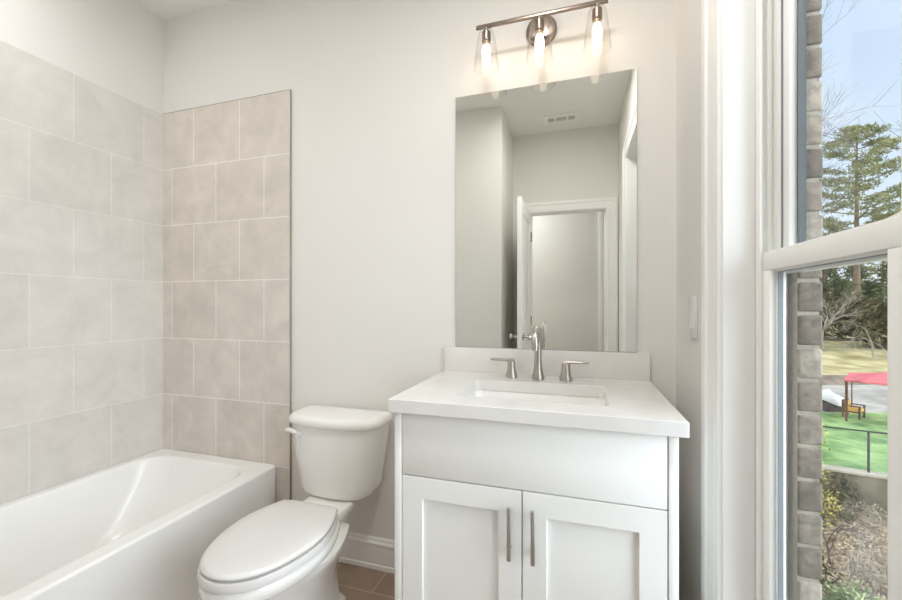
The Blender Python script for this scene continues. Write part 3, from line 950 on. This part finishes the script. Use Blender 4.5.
class PB:
    """plain vertex/face lists for large meshes"""
    def __init__(s): s.v = []; s.f = []; s.mi = []
    def leaf(s, c, ax, up, l, w, mi=0):
        a = ax * (l / 2); b = up * (w / 2); i = len(s.v)
        s.v += [c - a - b * .4, c - a * .1 - b, c + a, c - a * .1 + b]
        s.f.append((i, i + 1, i + 2, i + 3)); s.mi.append(mi)
    def tube(s, pts, rad, seg=5, mi=0):
        n = len(pts); base = len(s.v)
        u = None
        for i in range(n):
            t = pts[min(i + 1, n - 1)] - pts[max(i - 1, 0)]
            t = t.normalized() if t.length > 1e-9 else Vector((0, 0, 1))
            if u is None: u = t.orthogonal().normalized()
            u = u - t * u.dot(t)
            u = u.normalized() if u.length > 1e-6 else t.orthogonal().normalized()
            w = t.cross(u)
            r = rad[i] if hasattr(rad, '__len__') else rad
            for k in range(seg):
                a = 2 * pi * k / seg
                s.v.append(pts[i] + (u * cos(a) + w * sin(a)) * r)
        for i in range(n - 1):
            for k in range(seg):
                k2 = (k + 1) % seg
                s.f.append((base + i * seg + k, base + i * seg + k2, base + (i + 1) * seg + k2, base + (i + 1) * seg + k)); s.mi.append(mi)
    def build(s, name, mats, parent=None, smooth=False):
        me = bpy.data.meshes.new(name)
        me.from_pydata([tuple(p) for p in s.v], [], s.f)
        for m in (mats if isinstance(mats, (list, tuple)) else [mats]): me.materials.append(M[m])
        me.polygons.foreach_set('material_index', s.mi)
        if smooth: me.shade_smooth()
        me.update()
        o = bpy.data.objects.new(name, me); COL.objects.link(o)
        if parent:
            o.parent = parent
            o.matrix_parent_inverse = parent_world(parent).inverted()
        return o

def rv():
    while True:
        v = Vector((random.uniform(-1, 1), random.uniform(-1, 1), random.uniform(-1, 1)))
        if 0.05 < v.length < 1: return v.normalized()

M['lawn'] = mat('turf', (98, 134, 78), 0.9, scale=1.2, col2=(158, 184, 120), bump=0.4, bscale=30, spec=0.1)
M['hill'] = mat('winter_grass', (140, 128, 88), 0.95, scale=0.6, col2=(200, 188, 142), bump=0.4, bscale=12, spec=0.1, detail=8)
M['patio'] = mat('patio_stone', (142, 136, 126), 0.85, scale=0.9, col2=(180, 174, 164), spec=0.2, detail=8)
M['mulch'] = mat('mulch', (104, 92, 82), 0.95, scale=1.2, col2=(138, 124, 110), bump=0.6, bscale=8, spec=0.1, detail=8)
M['litter'] = mat('leaf_litter_ground', (112, 98, 84), 0.95, scale=3.5, col2=(170, 152, 130), bump=0.8, bscale=9, spec=0.1, detail=10)
M['retain'] = mat('weathered_concrete', (92, 86, 70), 0.95, scale=1.6, col2=(128, 120, 98), bump=0.4, bscale=10, spec=0.1, detail=10)
M['cap'] = mat('concrete_cap', (176, 168, 150), 0.9, var=0.1, scale=4, spec=0.1)
M['black_metal'] = mat('black_metal', (44, 42, 40), 0.5, var=0.1)
M['wood'] = mat('dark_wood', (98, 60, 42), 0.6, var=0.15, scale=6)
M['cushion'] = mat('yellow_cushion', (206, 164, 84), 0.85, var=0.06, scale=8)
M['canopy'] = mat('red_canopy_cloth', (218, 112, 114), 0.8, var=0.06, scale=2)
M['tarp'] = mat('white_tarp', (226, 230, 236), 0.5, var=0.05, scale=3)
M['darkheap'] = mat('dark_rubber', (66, 60, 58), 0.8, var=0.15, scale=4)
M['bark'] = mat('pine_bark', (124, 108, 94), 0.95, var=0.2, scale=4, bump=0.4, bscale=12, spec=0.1)
M['palebark'] = mat('pale_bark', (164, 154, 142), 0.95, var=0.15, scale=5, spec=0.1)
M['twig'] = mat('dark_twig', (96, 84, 80), 0.95, var=0.15, scale=5, spec=0.1)
M['needle'] = mat('pine_needles', (108, 116, 80), 0.8, scale=0.9, col2=(160, 160, 112), spec=0.1)
M['evergreen'] = mat('evergreen_leaves', (62, 74, 46), 0.8, scale=0.8, col2=(104, 110, 72), spec=0.1)
M['olive'] = mat('olive_leaves', (84, 84, 58), 0.8, scale=0.8, col2=(124, 118, 84), spec=0.1)
M['brownleaf'] = mat('brown_leaves', (140, 118, 94), 0.85, scale=3, col2=(198, 180, 148), spec=0.1)
M['yellowleaf'] = mat('yellow_leaves', (168, 160, 84), 0.8, scale=3, col2=(206, 196, 116), spec=0.1)
M['greenleaf'] = mat('green_leaves', (128, 148, 100), 0.7, scale=3, col2=(206, 208, 160), spec=0.2)
M['vineleaf'] = mat('vine_leaves', (84, 78, 58), 0.85, scale=3, col2=(126, 116, 86), spec=0.1)
M['siding'] = mat('pale_siding', (214, 208, 196), 0.8, var=0.04, scale=1)
M['roofing'] = mat('pale_roofing', (198, 190, 178), 0.9, var=0.08, scale=3)

# unseen rest of this house, added to block sun: lower storeys, neighbouring rooms, roof
mb = MB(); mb.box(-8, 0.545, -8, 3.2, -6.4, -0.32); struct(mb.build('wall_house_lower', 'mortar', smooth=0))
mb = MB(); mb.box(-8, 0.545, 0.41, 3.2, -0.3, 2.95); struct(mb.build('wall_house_side', 'mortar', smooth=0))
mb = MB(); mb.box(-8, -2.75, -8, 0.40, -0.3, 2.95); mb.box(-2.74, 0.545, -8, -3.6, -0.3, 2.95); struct(mb.build('wall_house_rear', 'mortar', smooth=0))
mb = MB(); mb.loft([[(-8.5, -8.5, 2.97), (-8.5, 3.7, 2.97), (0.9, 3.7, 2.97), (0.9, -8.5, 2.97)], [(-8.5, -8.5, 3.15), (-8.5, 3.7, 3.15), (0.9, 3.7, 3.15), (0.9, -8.5, 3.15)], [(-3.81, -4.4, 5.4), (-3.81, -0.4, 5.4), (-3.79, -0.4, 5.4), (-3.79, -4.4, 5.4)]])
struct(mb.build('roof', 'roofing', smooth=0))

# ground bands -------------------------------------------------------
ZT = -4.9
A0 = Vector((11.37, 11.87)); AD = Vector((0.872, -0.489)); AN = Vector((0.489, 0.872))
def wall_pt(t, off=0.0):
    q = A0 + AD * t + AN * off
    return q.x, q.y
def ground(name, quads, m, nx=24, ny=24, amp=0.0, seed=1):
    """grid between two polylines of (r, d, z); small bumps of height amp"""
    random.seed(seed)
    ph = [(random.uniform(.3, 1.4), random.uniform(.3, 1.4), random.uniform(0, 6)) for _ in range(6)]
    pb = PB()
    lines = quads
    rows = []
    for i in range(len(lines) - 1):
        for k in range(ny + (1 if i == len(lines) - 2 else 0)):
            t = k / ny
            a0, a1 = lines[i]; b0, b1 = lines[i + 1]
            row = []
            for j in range(nx + 1):
                s_ = j / nx
                p = [(a0[q] + (a1[q] - a0[q]) * s_) * (1 - t) + (b0[q] + (b1[q] - b0[q]) * s_) * t for q in range(3)]
                edge = min(1, 6 * s_, 6 * (1 - s_))
                h = sum(sin(p[0] * f1 + p[1] * f2 + f3) for f1, f2, f3 in ph) / 6 * amp
                row.append(G(p[0], p[1], p[2] + h))
            rows.append(row)
    for r in rows: pb.v += r
    n = nx + 1
    for i in range(len(rows) - 1):
        for j in range(nx):
            pb.f.append((i * n + j, i * n + j + 1, (i + 1) * n + j + 1, (i + 1) * n + j)); pb.mi.append(0)
    return struct(pb.build(name, m, smooth=True))
w0 = wall_pt(-9); w1 = wall_pt(9)
ground('ground', [((1.2, 0.2, -5.6), (16, -8, -5.6)), ((w0[0], w0[1], -5.9), (w1[0], w1[1], -5.9))], 'litter', 30, 30, 0.10, 3)
w0 = wall_pt(-9, .1); w1 = wall_pt(9, .1)
ground('lawn', [((w0[0], w0[1], ZT), (w1[0], w1[1], ZT)), ((8.0, 18.3, ZT), (34, 18.0, ZT))], 'lawn', 16, 10, 0.0)
ground('path', [((8.0, 18.3, ZT), (34, 18.0, ZT)), ((9, 24.4, ZT), (44, 24.4, ZT))], 'patio', 8, 4, 0.0)
ground('field', [((9, 24.4, ZT), (44, 24.4, ZT)), ((9.5, 25.6, -4.5), (45, 25.6, -4.5))], 'mulch', 30, 6, 0.03, 5)
ground('hill', [((9.5, 25.6, -4.5), (45, 25.6, -4.5)), ((14, 41, -3.5), (75, 41, -3.5)), ((20, 90, 0.5), (150, 90, 0.5))], 'hill', 30, 14, 0.16, 7)

# retaining wall along the lawn edge, with a cap
def wprism(t0, t1, o0, o1, z0, z1):
    c = []
    for z_ in (z0, z1):
        c.append([G(*wall_pt(t0, o0), z_), G(*wall_pt(t1, o0), z_), G(*wall_pt(t1, o1), z_), G(*wall_pt(t0, o1), z_)])
    return c
rw = thing('retaining_wall', 'weathered retaining wall below the green lawn outside the window', 'wall', G(*wall_pt(0), -6.1))
mb = MB(); mb.loft(wprism(-9, 9, -0.05, 0.28, -6.2, ZT - 0.02)); mb.build('wall_body', 'retain', rw, smooth=0)
mb = MB(); mb.loft(wprism(-9, 9, -0.09, 0.30, ZT - 0.02, ZT + 0.045)); mb.build('wall_cap', 'cap', rw, smooth=0)

# black fence on the wall
fe = thing('garden_fence', 'thin black metal fence with one top rail on the retaining wall', 'fence', G(*wall_pt(0, .12), ZT + 0.045))
zf = ZT + 0.045
tp = 0.76
for k in range(-3, 4):
    p = wall_pt(tp + 2.3 * k, 0.12)
    mb = MB(); mb.tube([G(*p, zf), G(*p, zf + 1.2)], 0.03, 8); mb.build('fence_post', 'black_metal', fe)
mb = MB(); mb.tube([G(*wall_pt(tp - 6.9, .12), zf + 1.18), G(*wall_pt(tp + 6.9, .12), zf + 1.18)], 0.024, 8); mb.build('top_rail', 'black_metal', fe)
pb = PB()
t = tp - 6.9
while t < tp + 6.9:
    for sg in (1, -1):
        a = G(*wall_pt(t, .12), zf + (0.02 if sg > 0 else 1.16)); b = G(*wall_pt(t + 1.14, .12), zf + (1.16 if sg > 0 else 0.02))
        pb.tube([a, b], 0.0016, 3)
    t += 0.085
pb.build('wire_mesh', 'black_metal', fe)

# gazebo with red canopy
ga = thing('garden_canopy', 'square red cloth canopy on dark posts over the lawn edge', 'canopy', G(18.2, 16.3, ZT))
gp = Vector((16.65, 16.87)); d1 = Vector((0.66, -0.75)); d2 = Vector((0.75, 0.66)); sL = 2.5
cor = [gp, gp + d1 * sL, gp + (d1 + d2) * sL, gp + d2 * sL]
ctr = gp + (d1 + d2) * sL / 2
ze = ZT + 1.74
for c, pr in zip(cor, (.046, .046, .03, .024)):
    mb = MB(); mb.tube([G(c.x, c.y, ZT), G(c.x, c.y, ze)], pr, 8); mb.build('post', 'wood', ga)
mb = MB()
ex = 0.10
def cc(z_, f): return [G(*(ctr + (c - ctr) * f), z_) for c in cor]
mb.loft([cc(ze - 0.06, 1.07), cc(ze, 1.07), cc(ze + 0.18, 0.45), cc(ze + 0.33, 0.01), cc(ze + 0.31, 0.01), cc(ze + 0.16, 0.45), cc(ze - 0.02, 1.06), cc(ze - 0.06, 1.06)], closed=True)
mb.build('canopy_cloth', 'canopy', ga, smooth=0)

# wooden patio armchair with yellow cushion
cl = PX(853.5, 417.0, 17.45); cl.z = CAM.z + ZT
ch = thing('patio_armchair', 'dark wooden armchair with a yellow cushion on the patio edge', 'chair', cl)
fw = (Rv * 0.5 - Fv * 0.85).normalized(); sd_ = Vector((-fw.y, fw.x, 0))
def CP_(a, b, z_): return cl + (sd_ * a + fw * b + Vector((0, 0, z_))) * 0.88
def cbox(name, a0, a1, b0, b1, z0, z1, m, par=ch):
    mb = MB()
    mb.loft([[CP_(a0, b0, z0), CP_(a1, b0, z0), CP_(a1, b1, z0), CP_(a0, b1, z0)], [CP_(a0, b0, z1), CP_(a1, b0, z1), CP_(a1, b1, z1), CP_(a0, b1, z1)]])
    return mb.build(name, m, par, smooth=0)
for a in (-0.34, 0.34):
    for b in (-0.30, 0.30):
        cbox('leg', a - 0.035, a + 0.035, b - 0.035, b + 0.035, 0, 0.60 if b > 0 else 0.84, 'wood')
    cbox('armrest', a - 0.05, a + 0.05, -0.30, 0.36, 0.58, 0.62, 'wood')
cbox('seat_frame', -0.34, 0.34, -0.30, 0.32, 0.28, 0.34, 'wood')
cbox('seat_cushion', -0.29, 0.29, -0.26, 0.31, 0.34, 0.46, 'cushion')
cbox('back_cushion', -0.29, 0.29, -0.30, -0.18, 0.46, 0.78, 'cushion')
cbox('back_rail', -0.34, 0.34, -0.34, -0.28, 0.76, 0.84, 'wood')

# covered heap beside the chair
hp = PX(831, 411, 18.6); hp.z = CAM.z + ZT
heap = thing('covered_grill', 'low dark object under a white cover, left of the wooden armchair', 'cover', hp)
mb = MB()
def hx(a, b, z_): return hp + Rv * a + Fv * b + Vector((0, 0, z_))
mb.loft([[hx(-.5, -.3, 0), hx(.45, -.3, 0), hx(.45, .3, 0), hx(-.5, .3, 0)], [hx(-.5, -.32, .25), hx(.5, -.32, .25), hx(.5, .32, .25), hx(-.5, .32, .25)], [hx(-.42, -.28, .42), hx(.4, -.28, .42), hx(.4, .28, .42), hx(-.42, .28, .42)]])
mb.build('grill_body', 'darkheap', heap, smooth=0)
mb = MB()
rings = []
for k, (hh, f) in enumerate(((.36, 1.10), (.46, 1.12), (.62, .98), (.80, .62), (.88, .25), (.89, .02))):
    rings.append([hx((-.04 + .56 * f * cos(a) * (1 + .10 * sin(3 * a + k))), .38 * f * sin(a) * (1 + .08 * cos(4 * a)), hh + (.08 * sin(2 * a + 1) if k < 3 else 0) - (.10 * cos(a))) for a in [2 * pi * q / 28 for q in range(28)]])
mb.loft(rings, cap0=False)
mb.build('white_cover', 'tarp', heap, smooth=60)

# neighbour's pale house
nb = thing('neighbor_house', 'pale gabled house standing beyond the pine at the window edge', 'house', G(43, 34, -4.9))
ha = Vector((0.741, 0.671)); hb_ = Vector((0.671, -0.741)); h0 = Vector((37.5, 33.8))
def HP(a_, b_, z_):
    q = h0 + ha * a_ + hb_ * b_
    return G(q.x, q.y, z_)
mb = MB(); mb.loft([[HP(0, 0, z_), HP(9, 0, z_), HP(9, 8, z_), HP(0, 8, z_)] for z_ in (-5, 7.0)]); mb.build('house_wall', 'siding', nb, smooth=0)
mb = MB()
mb.loft([[HP(a_, -.5, 7.0), HP(a_, -.5, 7.3), HP(a_, 4, 9.9), HP(a_, 8.5, 7.3), HP(a_, 8.5, 7.0), HP(a_, 4, 9.6)] for a_ in (-.5, 9.5)])
mb.build('house_roof', 'roofing', nb, smooth=0)

# ---------------------------------------------------------------- trees
def clump(pb, c, rx, rz, n, l, w, mi=0, flat=0.0):
    for _ in range(n):
        o = rv() * (random.random() ** 0.5)
        p = c + Vector((o.x * rx, o.y * rx, o.z * rz))
        ax = rv(); ax.z = ax.z * (1 - flat) + 0.15
        ax.normalize()
        up = ax.cross(rv()).normalized()
        pb.leaf(p, ax, up, l * random.uniform(.7, 1.3), w, mi)

def pine(base, h, label, seed, rad, first=0.35):
    random.seed(seed)
    t = thing('pine_tree', label, 'tree', base, 'pines beyond the window')
    pb = PB(); fo = PB(); br = PB()
    lean = Vector((random.uniform(-.3, .3), random.uniform(-.3, .3), 0))
    tr = [base + Vector((0, 0, h * k / 12)) + lean * sin(k / 12 * 2.5) for k in range(13)]
    pb.tube(tr, [h * 0.017 * (1 - .85 * k / 12) for k in range(13)], 8)
    n = 36
    for i in range(n):
        f = first + (1 - first) * (i + .5) / n
        p0 = base + Vector((0, 0, h * f)) + lean * sin(f * 2.5)
        a = i * 2.399 + random.uniform(-.4, .4)
        prof = (1 - ((f - first) / (1 - first)) ** 2.4) ** 0.6 * (0.72 + 0.28 * min(1, (f - first) * 5))
        ln = rad * prof * random.uniform(0.65, 1.1)
        dr_ = Vector((cos(a), sin(a), 0))
        pts = [p0 + dr_ * ln * q + Vector((0, 0, ln * (0.30 * q * q - 0.05 * q + .12 * f * q))) for q in (0, .25, .5, .75, 1)]
        br.tube(pts, [.10 * (1 - .8 * q) * (1.2 - f * .6) for q in (0, .25, .5, .75, 1)], 4)
        for q in (.45, .62, .78, .9, 1.0):
            pc = p0 + dr_ * ln * q + Vector((0, 0, ln * (0.30 * q * q - 0.05 * q + .12 * f * q)))
            sp = dr_.cross(Vector((0, 0, 1)))
            for sdx in (-1, 0, 1):
                if random.random() < 0.78:
                    cpos = pc + sp * sdx * ln * random.uniform(.10, .24) + Vector((0, 0, random.uniform(.0, .25)))
                    if sdx: br.tube([p0 + dr_ * ln * (q - .15) + (pc - p0 - dr_ * ln * q), cpos], [.03, .012], 3)
                    clump(fo, cpos, rad * .15, rad * .045, 32, rad * .075, rad * .020)
    pb.build('trunk', 'bark', t, smooth=True); br.build('branches', 'bark', t); fo.build('needles', 'needle', t)
    return t

def bare_tree(base, h, label, seed, spread=0.75, depth=5, m='twig', name='bare_tree', lean=Vector((0, 0, 0)), r0=None, group='bare trees outside', droop=0.0, buds=None):
    random.seed(seed)
    t = thing(name, label, 'tree', base, group)
    pb = PB(); bd = PB()
    def grow(p, dr_, ln, r, lev):
        pts = [p]; d_ = dr_.copy(); k = 4
        for i in range(k):
            d_ = (d_ + rv() * 0.20 + Vector((0, 0, 0.05 - droop * (depth - lev) * .12))).normalized()
            pts.append(pts[-1] + d_ * ln / k)
        pb.tube(pts, [r * (1 - .45 * i / k) for i in range(k + 1)], 6 if lev >= depth - 1 else (4 if lev > 1 else 3))
        if lev <= 0:
            if buds and random.random() < .5:
                clump(bd, pts[-1], .06, .06, 2, .05, .03)
            return
        nb_ = 3 if lev > 1 else 4
        for i in range(nb_ + (1 if lev == depth else 0)):
            q = 4 if i == 0 else random.choice((2, 3, 3, 4))
            nd = (d_ + rv() * spread).normalized()
            grow(pts[q], nd, ln * random.uniform(.58, .82), r * .55 * (1 if i else 1.1), lev - 1)
    grow(base, (Vector((0, 0, 1)) + lean).normalized(), h * .34, r0 or h * .016, depth)
    pb.build('branches', m, t)
    if buds and bd.f: bd.build('buds', buds, t)
    return t

def bushy(base, h, rx, label, seed, m, name='evergreen_tree', group='dark trees at the top of the hill', n=34, leaf=0.40, trunk='bark', per=70, cat='tree'):
    random.seed(seed)
    t = thing(name, label, cat, base, group)
    pb = PB(); fo = PB()
    pb.tube([base, base + Vector((.05, 0, h * .4)), base + Vector((0, .05, h * .8))], [h * .025, h * .018, h * .006], 6)
    for i in range(n):
        a = random.uniform(0, 2 * pi); f = random.uniform(.12, 1.0)
        rr = rx * math.sqrt(max(0.05, 1 - (f * 1.05 - .35) ** 2 / .52)) * random.uniform(.3, .85)
        c = base + Vector((cos(a) * rr, sin(a) * rr, h * f * .93))
        pb.tube([base + Vector((0, 0, h * f * .6)), c], [h * .008, h * .003], 3)
        clump(fo, c, rx * .42, h * .11, per, leaf, leaf * .42)
    pb.build('trunk', trunk, t); fo.build('foliage', m, t)
    return t

def hill_z(d): return -4.5 + (d - 25.6) / 15.4 * 1.0 if d < 41 else -3.5 + (d - 41) / 49 * 4.0
def on_hill(u, d): return G((u - 451) / 400.7 * d, d, hill_z(d) - 0.1)

pine(on_hill(857, 49), 24.5, 'tall open-crowned pine against the blue sky in the upper pane', 4, 5.9, 0.42)
pine(on_hill(955, 52), 24.0, 'second tall pine at the window edge, right of the open-crowned pine', 9, 5.6, 0.36)
pine(on_hill(690, 33), 15.0, 'unseen pine left of the window view, added to shade the dry slope', 25, 3.0, 0.2)  # this and the next pine: out of view, added to cast shade
pine(on_hill(735, 40), 16.0, 'unseen pine farther up the slope, also added to shade the grass', 26, 3.0, 0.2)
pine(on_hill(880, 72), 17.0, 'distant pine low behind the open-crowned pine', 15, 5.0, 0.30)
pine(on_hill(836, 62), 14.0, 'distant low pine left of the open-crowned trunk', 17, 4.2, 0.25)
LB = ['dark green bushy evergreen at the hilltop near the brick jamb', 'broad dark evergreen at the hilltop below the pine', 'olive bushy tree at the hilltop beside the sash stile', 'dark evergreen at the hilltop past the sash stile', 'low olive shrub tree at the foot of the pine', 'tall dark evergreen behind the low olive shrub', 'dark shrub tree on the hilltop behind the bare shrub', 'olive tree far right on the hilltop, beyond the stile', 'dark evergreen behind the pine trunk on the hilltop', 'tall dark evergreen behind the olive tree at the sash stile']
for i, (u_, d_, h_, rx_, m_) in enumerate([(822, 40.5, 5.6, 1.6, 'olive'), (842, 46, 6.6, 1.7, 'evergreen'), (871, 36.0, 4.4, 1.3, 'olive'), (908, 46, 7.0, 1.9, 'evergreen'), (856, 40.5, 4.6, 1.6, 'olive'), (824, 52, 9.0, 2.3, 'evergreen'), (876, 45.5, 6.0, 1.7, 'evergreen'), (978, 42, 7.2, 2.2, 'olive'), (856, 57, 8.0, 2.4, 'evergreen'), (893, 60, 9.0, 2.3, 'evergreen')]):
    bushy(on_hill(u_, d_), h_, rx_, LB[i], 30 + i, m_)

def on_lawn(u, d): return G((u - 451) / 400.7 * d, d, ZT - 0.05)
bare_tree(on_lawn(772, 14.5), 17.0, 'tall bare tree behind the brick jamb, twigs reaching over the sky', 3, .70, 6, lean=Vector((-.03, .0, 0)), r0=.13)
bare_tree(on_lawn(946, 14.0), 17.0, 'tall bare tree off the right window edge, twigs over the sky', 6, .62, 5, lean=Vector((-.02, -.01, 0)), r0=.12)
bare_tree(on_hill(824, 34), 5.6, 'pale bare shrub tree left of the hilltop evergreens', 21, .8, 5, 'palebark', 'bare_shrub')
bare_tree(on_hill(874, 31), 4.2, 'pale arching bare shrub on the dry grass slope', 23, .95, 5, 'palebark', 'bare_shrub', droop=.8, r0=.045)

# near bank below the window: shrubs, vines, stems, fallen leaves
def zbank(r, d): return -5.72
def near(u, d): return G((u - 451) / 400.7 * d, d, -5.85)
bushy(near(842, 6.0), 1.75, 0.62, 'pale green leafy shrub close below the window, next to the brick', 61, 'greenleaf', 'leafy_shrub', 'shrubs on the bank', 34, 0.09, 'twig', 90, 'shrub')
bushy(near(930, 6.0), 1.6, 0.55, 'pale green leafy shrub below the window, against the sash stile', 62, 'greenleaf', 'leafy_shrub', 'shrubs on the bank', 34, 0.09, 'twig', 90, 'shrub')
bushy(near(806, 7.6), 2.7, 0.60, 'brown-green shrub at the foot of the brick jamb', 63, 'vineleaf', 'leafy_shrub', 'shrubs on the bank', 22, 0.10, 'twig', 50, 'shrub')
bushy(near(812, 10.2), 3.2, 0.55, 'yellowing shrub in front of the lawn fence, next to the brick', 64, 'yellowleaf', 'yellow_shrub', 'shrubs on the bank', 22, 0.10, 'twig', 26, 'shrub')
bushy(near(838, 10.9), 1.3, 0.6, 'dark leafy creeper shrub against the retaining wall', 65, 'vineleaf', 'leafy_shrub', 'shrubs on the bank', 30, 0.10, 'twig', 60, 'shrub')
bare_tree(near(844, 8.0), 1.9, 'pale tangle of bare arching stems in the middle of the bank', 70, 1.0, 4, 'palebark', 'stem_tangle', droop=.9, r0=.022, group='bare stems on the bank')
bare_tree(near(886, 8.4), 1.4, 'second tangle of bare stems on the bank, nearer the sash stile', 71, 1.0, 4, 'palebark', 'stem_tangle', droop=.9, r0=.02, group='bare stems on the bank')
bare_tree(near(831, 8.9), 2.0, 'brown bare stems beside the brick jamb', 72, .8, 4, 'twig', 'stem_tangle', droop=.6, r0=.022, group='bare stems on the bank')
random.seed(77)
pb = PB()
for _ in range(9000):
    d_ = random.uniform(6.5, 11.6); r_ = random.uniform(.78, 1.3) * d_
    q = Vector((r_, d_)) - A0
    if q.dot(AN) > -0.1: continue
    ax = rv(); ax.z *= .3; ax.normalize(); up = ax.cross(Vector((rv().x * .5, rv().y * .5, 1))).normalized()
    pb.leaf(G(r_, d_, -5.86 + 0.10 + random.uniform(0, .10)), ax, up, random.uniform(.06, .12), .05)
o = pb.build('fallen_leaves', 'brownleaf')
tag(o, 'dry tan leaves scattered over the bank below the window', 'leaves', kind='stuff')
